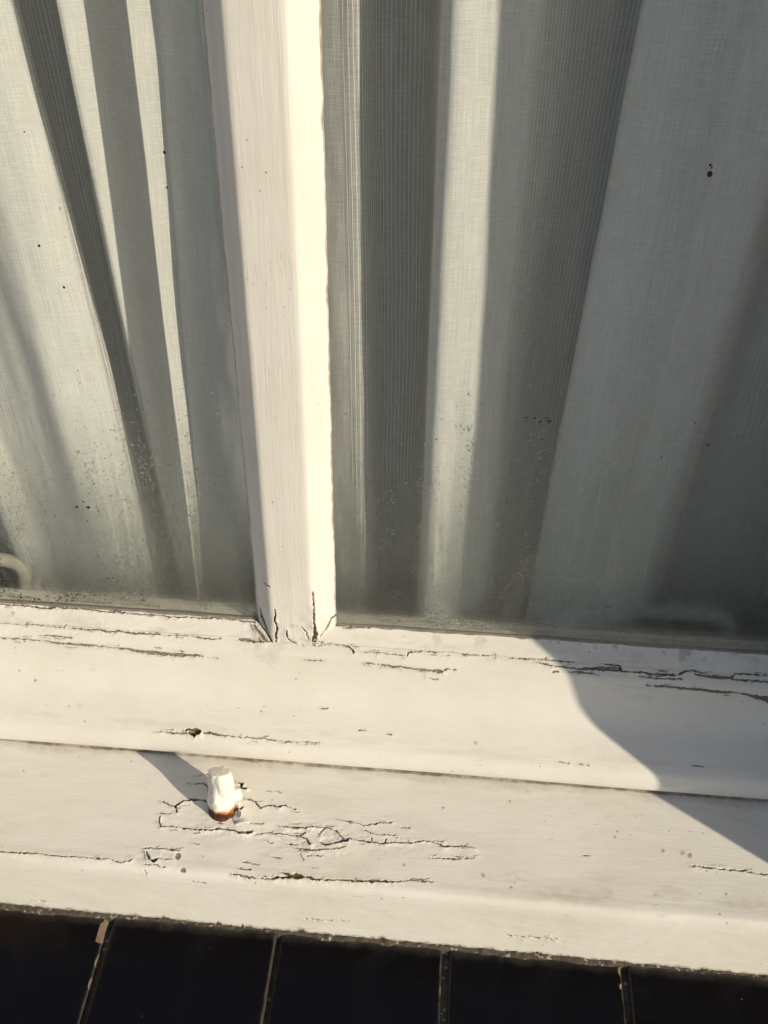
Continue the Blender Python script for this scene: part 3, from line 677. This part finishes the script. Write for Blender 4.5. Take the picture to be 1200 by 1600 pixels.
# ------------------------------------------------------------------ painted metal peg standing in the sill
peg = empty('peg', (-.0585, -.079, -.0815))
tag(peg, 'short stubby peg thick with white paint, rusty at its foot, standing on the sill', 'peg')
def peg_mesh():
    na, nh = 64, 60; V = np.zeros((nh, na + 1, 3)); rust = np.zeros((nh, na + 1))
    ang = np.linspace(0, 2 * math.pi, na + 1)
    bx, by, bz = -.0582, -.0790, -.0820
    for i in range(nh):
        f = i / (nh - 1)
        if f < .86: hh = f / .86; r = .0086 - .0021 * hh ** 1.1
        else: k = (f - .86) / .14; hh = 1.0; r = .0065 * math.cos(k * math.pi / 2)
        n = np.array([float(vnoise(np.array(3 + 1.3 * math.cos(a)) * 1.5, np.array(hh * 3.0 + 1.5 * math.sin(a)), 61)) - .5 for a in ang])
        n2 = np.array([float(vnoise(np.array(9 + 4 * math.cos(a)), np.array(hh * 9.0 + 4 * math.sin(a)), 63)) - .5 for a in ang])
        rr = r * (1 + .26 * n + .12 * n2)
        z = .0338 * hh + (0 if f < .86 else .0008 * math.sin((f - .86) / .14 * math.pi / 2))
        cut = .0035 * np.sin(ang) * sstep(.6, 1, hh) * (r / .0065 if f >= .86 else 1)      # oblique top, lower at the back
        front = np.clip(-np.sin(ang) * .9 + .35, 0, 1)
        lo = .0066 * sstep(.05, .5, front) * (1 + .10 * np.cos(ang * 9) + .5 * n2)
        zz = z - cut + (1 - min(1, hh * 1.6)) * lo
        V[i, :, 0] = bx + rr * np.cos(ang) + .0006 * hh; V[i, :, 1] = by + rr * np.sin(ang) - .0 * hh; V[i, :, 2] = bz + zz
        rust[i] = np.clip((.10 - hh) / .06, 0, 1) * sstep(.1, .5, front)
    return grid_mesh('paint_sleeve', V, dict(rust=rust))
link('paint_sleeve', peg_mesh(), m_pin, peg)
bm = bmesh.new(); rings = []
for z, r in [(-.0842, .0085), (-.0815, .0085), (-.0785, .0082), (-.0755, .0079), (-.0725, .0074), (-.0700, .0060)]:
    rings.append([bm.verts.new((-.0585 + r * (1 + .05 * math.sin(5 * a + z * 900) + random.uniform(-.02, .02)) * math.cos(a), -.0790 + r * (1 + random.uniform(-.03, .03)) * math.sin(a), z)) for a in [2 * math.pi * k / 40 for k in range(40)]])
for a, b in zip(rings, rings[1:]):
    for k in range(40): bm.faces.new((a[k], a[(k + 1) % 40], b[(k + 1) % 40], b[k]))
bm.faces.new(rings[-1]); bm.faces.new(rings[0][::-1])
link('rusty_shank', bm_mesh('rusty_shank', bm), m_rust, peg)
def flake(c0, u, v, curl, n=10, seed=0):
    c0, u, v = Vector(c0), Vector(u), Vector(v); nn = u.cross(v).normalized(); V = np.zeros((n, n, 3))
    for i in range(n):
        for j in range(n):
            a, b = i / (n - 1) - .5, j / (n - 1) - .5
            k = .5 + .5 * math.cos(min(1, abs(a) * 2) * 1.3)
            p = c0 + u * a + v * b * k + nn * curl * (a * a * 4 - .6 * b) + nn * .0006 * (float(vnoise(np.array(a * 6. + seed), np.array(b * 6.), seed)) - .5)
            V[i, j] = p
    me = grid_mesh('paint_flake', V, dict(rust=np.zeros((n, n)))); o = link('paint_flake', me, m_pin, peg)
    sm_ = o.modifiers.new('t', 'SOLIDIFY'); sm_.thickness = .0007; return o
flake((-.0495, -.0800, -.0768), (.001, -.004, .0085), (.0052, -.001, .001), .0018, seed=1)
flake((-.0472, -.0840, -.0795), (.005, .001, .0075), (.003, -.0035, .001), -.0016, seed=2)
flake((-.0450, -.0868, -.0815), (.0085, .0005, .0015), (.001, -.0045, .0015), .0014, seed=3)
flake((-.0497, -.0745, -.0745), (.0005, .001, .009), (.004, .002, .0005), .0012, seed=4)

# ------------------------------------------------------------------ tiles and mortar
TS = R(15); ty, tz = -math.cos(TS), -math.sin(TS)       # down-slope direction
B0 = np.array([-.1264, -.1248])                          # top of the tiled slope (y,z)
tn = (-math.sin(TS), math.cos(TS))                       # outward normal (y,z)
MT = Matrix([[1, 0, 0, 0], [0, -ty, tn[0], B0[0]], [0, -tz, tn[1], B0[1]], [0, 0, 0, 1]])   # local: y up-slope, z normal
def tile_mesh(w_, l_, sd, chip=None, chips=()):
    st = .0006
    xs = np.r_[0, np.geomspace(.0003, .0035, 7), np.arange(.005, w_ - .005, st * 1.4), w_ - np.geomspace(.0003, .0035, 7)[::-1], w_]
    ys = np.r_[0, np.geomspace(.0003, .0035, 7), np.arange(.005, l_ - .062, .004), np.arange(l_ - .06, l_ - .004, .0007), l_ - np.geomspace(.0003, .0035, 7)[::-1], l_]
    X, Y = np.meshgrid(xs, ys, indexing='ij')
    e = np.minimum(np.minimum(X, w_ - X), np.minimum(Y, l_ - Y))
    rr = .0022; k = np.clip(1 - e / rr, 0, 1); Z = -(1 - np.sqrt(1 - k ** 2 * .998)) * rr
    Z += (fbm(X * 30, Y * 30, sd, 3) - .5) * .0004
    ch = np.zeros(X.shape)
    for (cx, cy, rx, ry) in chips:
        d = np.hypot((X - cx) / rx, (Y - cy) / ry) + .5 * (fbm(X * 600, Y * 600, sd + 5, 3) - .5)
        kk = 1 - sstep(.85, 1.0, d); ch = np.maximum(ch, kk); Z -= kk * .0012 * np.clip(1.2 - d, 0, 1)
    d = (l_ - Y) + .004 * (fbm(X * 120, Y * 120, sd + 8, 3) - .5)
    dust = .30 * (1 - sstep(.001, .007, d)) + .6 * (1 - sstep(.0002, .0018, d))
    d2 = np.minimum(X, w_ - X) + .0015 * (fbm(X * 300, Y * 200, sd + 18, 3) - .5)
    dust = np.maximum(dust, .5 * (1 - sstep(.0002, .0015, d2)))
    # closed body: top sheet plus skirt
    top = np.stack([X, Y - l_, Z], -1); n_, m_ = X.shape
    me = grid_mesh('tile', np.concatenate([top], 0), dict(chip=ch, dust=dust))
    bm = bmesh.new(); bm.from_mesh(me)
    be = [e_ for e_ in bm.edges if e_.is_boundary]; r = bmesh.ops.extrude_edge_only(bm, edges=be)
    for v_ in r['geom']:
        if isinstance(v_, bmesh.types.BMVert): v_.co.z -= .009
    bmesh.ops.contextual_create(bm, geom=[e_ for e_ in bm.edges if e_.is_boundary])
    bm.to_mesh(me); bm.free(); return me
joints = [-.1165, -.0173, .0793, .1797]
pitch = .0988; gap = [.0030, .0022, .0040, .0034]
while joints[0] > X0: joints.insert(0, joints[0] - pitch); gap.insert(0, .004)
while joints[-1] < X1: joints.append(joints[-1] + pitch); gap.append(.004)
lab = ['leftmost black glazed tile in view, its upper right corner chipped', 'black glazed tile directly below the rusty peg, right of the chipped tile',
       'black glazed tile in the middle of the ledge, ending at the widest mortar joint', 'fourth black glazed tile from the left, right of the widest mortar joint', 'rightmost black glazed tile in view on the ledge']
vis = 0
L = .152
for i in range(len(joints) - 1):
    xa, xb = max(joints[i] + gap[i] / 2, X0 + .002), min(joints[i + 1] - gap[i + 1] / 2, X1 - .002)
    if xb - xa < .01: continue
    chips = []
    if abs(joints[i + 1] + .1165) < .001: chips = [(xb - xa - .001, L - .0085, .0045, .0072), (xb - xa, L - .024, .0012, .004), (xb - xa, L - .036, .0014, .003)]
    if abs(joints[i + 1] - .1797) < .001: chips = [(xb - xa, L - .004, .002, .003), (xb - xa, L - .0115, .0022, .0018)]
    if abs(joints[i + 1] - .0793) < .001: chips = [(xb - xa, L - .022, .0008, .002)]
    o = link('tile', tile_mesh(xb - xa, L, 400 + i, chips=chips), m_tile)
    o.matrix_world = MT @ Matrix.Translation((xa, 0, .0009 * math.sin(i * 2.3)))
    o.data.name = 'tile'
    cx = (xa + xb) / 2
    if -.25 < cx < .30:
        k = int(round((cx + .167) / .099)); lb = lab[max(0, min(4, k))]
    else: lb = 'black glazed tile beyond the ends of the view on the ledge'
    tag(o, lb, 'tile', 'black glazed ledge tiles')
# mortar bed and fillet against the sill
xs = xs_grid(.0009, X0, X1); ys = np.r_[np.arange(-L + .003, -.012, .002), np.arange(-.012, .0052, .0005)]
X, Y = np.meshgrid(xs, ys, indexing='ij')
Z = -.0045 + (fbm(X * 260, Y * 260, 501, 4) - .5) * .0016
f = sstep(-.0045, -.0008, Y + .0035 * (fbm(X * 90, Y * 60, 510, 4) - .5)); Z = Z + f * (.0050 + .0016 * (fbm(X * 420, Y * 420, 511, 4) - .5))
V = np.stack([X, Y, Z], -1); Mn = np.array(MT)
V = V @ Mn[:3, :3].T + Mn[:3, 3]
o = link('mortar_bed', grid_mesh('mortar_bed', V), m_mortar)
tag(o, 'gritty grey brown mortar line between the white sill and the black tiles', 'mortar')

# ------------------------------------------------------------------ curtains
def curtain(keys, label, name, zb=-.045, seed=0, sheer=()):
    K = np.array([k if len(k) > 3 else (*k, k[2]) for k in keys], float)
    P0 = np.array([at(k[0], 0, 1, k[2] / 1000) for k in K]); P1 = np.array([at(k[1], 900, 1, (k[3] if len(k) > 3 else k[2]) / 1000) for k in K])
    t = np.r_[0, np.cumsum(np.hypot(*(np.diff(P0[:, :2], axis=0).T)))]
    nn = 14
    A = catmull(P0[:, :2], nn); B = catmull(P1[:, :2], nn)
    zs = np.r_[np.arange(zb, .40, .004), np.arange(.40, 1.13, .02)]
    zt, zl = .333, .0
    f = (zs - zl) / (zt - zl); f = np.where(f > 1.05, 1.05 + .25 * (1 - np.exp(-(f - 1.05) / .25)), f)
    n = len(A)
    V = np.zeros((n, len(zs), 3))
    for j, ff in enumerate(f):
        q = B + (A - B) * ff; V[:, j, :2] = q; V[:, j, 2] = zs[j]
    s = np.r_[0, np.cumsum(np.linalg.norm(np.diff(A, axis=0), axis=1))]
    U, Zg = np.meshgrid(s, zs, indexing='ij')
    V[..., 1] += (fbm(U * 22, Zg * 5, seed, 3) - .5) * .007 + (fbm(U * 60, Zg * 14, seed + 5, 3) - .5) * .0022
    V[..., 0] += (fbm(U * 18, Zg * 6, seed + 9, 3) - .5) * .004
    V[..., 1] = np.maximum(V[..., 1], .0145)
    uv = np.stack([U, Zg], -1)
    kp = catmull(np.stack([K[:, 0], K[:, 0]], 1), nn)[:, 0]; sh = np.zeros(n)
    for a_, b_, v_, w_ in sheer: sh = np.maximum(sh, v_ * sstep(a_ - w_, a_ + w_, kp) * (1 - sstep(b_ - 5, b_ + 5, kp)))
    shg = np.repeat(sh[:, None], len(zs), 1)
    o = link(name, grid_mesh(name, V, dict(sheer=shg), uv=uv), m_curtain)
    mdf = o.modifiers.new('sub', 'SUBSURF'); mdf.levels = 1; mdf.render_levels = 1
    return tag(o, label, 'curtain')
curtain([(-560,-10,60),(-470,20,54),(-330,46,30),(-230,86,44),(-150,125,40),(-95,160,34),(-50,190,37),(-10,220,43),(22,250,52,52),(30,256,64,60),(60,265,74,68),(80,270,66,64),(85,274,35,54),(92,277,31,52),(135,284,40,56),(168,288,56,62),(205,289,69,66),(236,320,77,76),(258,325,76,74),(300,370,60),(345,420,51),(400,480,50),(470,540,62)],
        'pale grey-green voile curtain in slanting folds behind the left pane', 'voile_curtain', seed=21, sheer=[(-600, -190, .7, 20), (12, 92, 1.0, 5)])
curtain([(395,450,70),(440,500,58),(500,525,46),(558,568,44),(600,600,64),(664,640,64),(684,652,48),(691,656,25),(702,662,19.5),(722,676,18),(760,704,24),(803,735,31),(850,762,40),(905,785,56),(965,812,64),(1012,836,62),(1013,835,40),(1009,831,27),(1060,862,20),(1130,925,19),(1262,990,27),(1300,1025,38),(1350,1080,84),(1430,1290,88),(1455,1310,34),(1540,1400,26),(1660,1500,50),(1740,1580,58)],
        'dim blue-grey voile curtain hanging in broad folds behind the right pane', 'voile_curtain', seed=35, sheer=[(380, 470, 1, 5), (530, 690, 1.0, 5), (850, 1011, .9, 18), (1095, 1180, .25, 30), (1290, 1440, .6, 25)])

# ------------------------------------------------------------------ stays on the inside of the window
def stay(name, pts, rad, label):
    P = catmull(pts, 8); root = tag(empty(name, tuple(pts[0])), label, 'window stay')
    link('bar', tube_mesh('bar', P.tolist(), rad, 18), m_handle, root)
    return root
st1 = stay('window_stay', [(-.345, .031, .0120), (-.290, .031, .0120), (-.245, .031, .0120), (-.2235, .031, .0105), (-.2150, .0305, .0050), (-.2155, .030, -.006), (-.2195, .030, -.0215)], .0047, 'cream painted metal window stay curving down at the left pane corner, behind glass')
o = box('foot', m_handle, st1, -.2295, -.2095, .022, .038, -.0225, -.0195, bevel=.001)
st2 = stay('window_stay', [(.168, .0295, -.0190), (.173, .0295, -.0040), (.182, .0295, .0030), (.21, .0295, .0040), (.238, .0295, .0036), (.248, .0295, -.0030), (.250, .0295, -.0190)], .0046, 'blurred cream window stay lying low behind the fogged right pane')
box('foot', m_handle, st2, .160, .176, .0215, .0375, -.0225, -.0195, bevel=.001)

# ------------------------------------------------------------------ house round the window, room, ground
wall = empty('brick_wall', (0, -.2, -1.1)); tag(wall, 'brick house wall round the window opening, its right pier shading the glass', 'wall')
WY = -.187
def bx(nm, *a): return box(nm, m_brick, wall, *a)
bx('pier', X1, 2.6, WY, .12, -1.1, 2.2)
bx('pier', -2.6, X0, WY, .12, -1.1, 2.2)
bx('lintel', X0, X1, WY + .002, .118, 1.20, 2.198)
bx('apron', X0, X1, WY + .002, .118, -1.1, -.172)
# backing under the sill and tiles
bm = bmesh.new()
add_box(bm, X0 + .001, X1 - .001, -.122, .10, -.170, -.1305); link('sill_bed', bm_mesh('sill_bed', bm), m_mortar, wall, smooth=False)
bm = bmesh.new()
add_box(bm, X0 + .001, X1 - .001, -.0465, .09, -.1285, -.0835); link('sill_core', bm_mesh('sill_core', bm), m_paint_plain, sill, smooth=False)
bm = bmesh.new()
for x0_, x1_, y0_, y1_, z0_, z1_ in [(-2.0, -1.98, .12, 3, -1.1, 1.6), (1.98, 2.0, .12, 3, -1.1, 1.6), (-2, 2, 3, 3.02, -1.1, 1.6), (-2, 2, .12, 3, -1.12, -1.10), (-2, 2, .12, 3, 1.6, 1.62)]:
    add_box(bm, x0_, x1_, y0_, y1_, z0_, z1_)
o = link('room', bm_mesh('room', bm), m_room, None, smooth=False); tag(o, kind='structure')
V = np.array([[[x_, y_, -1.105] for y_ in (-250, -40, -6, -.9, .1)] for x_ in (-250, -40, -5, 5, 40, 250)], float)
o = link('ground', grid_mesh('ground', V), m_ground); tag(o, kind='structure')
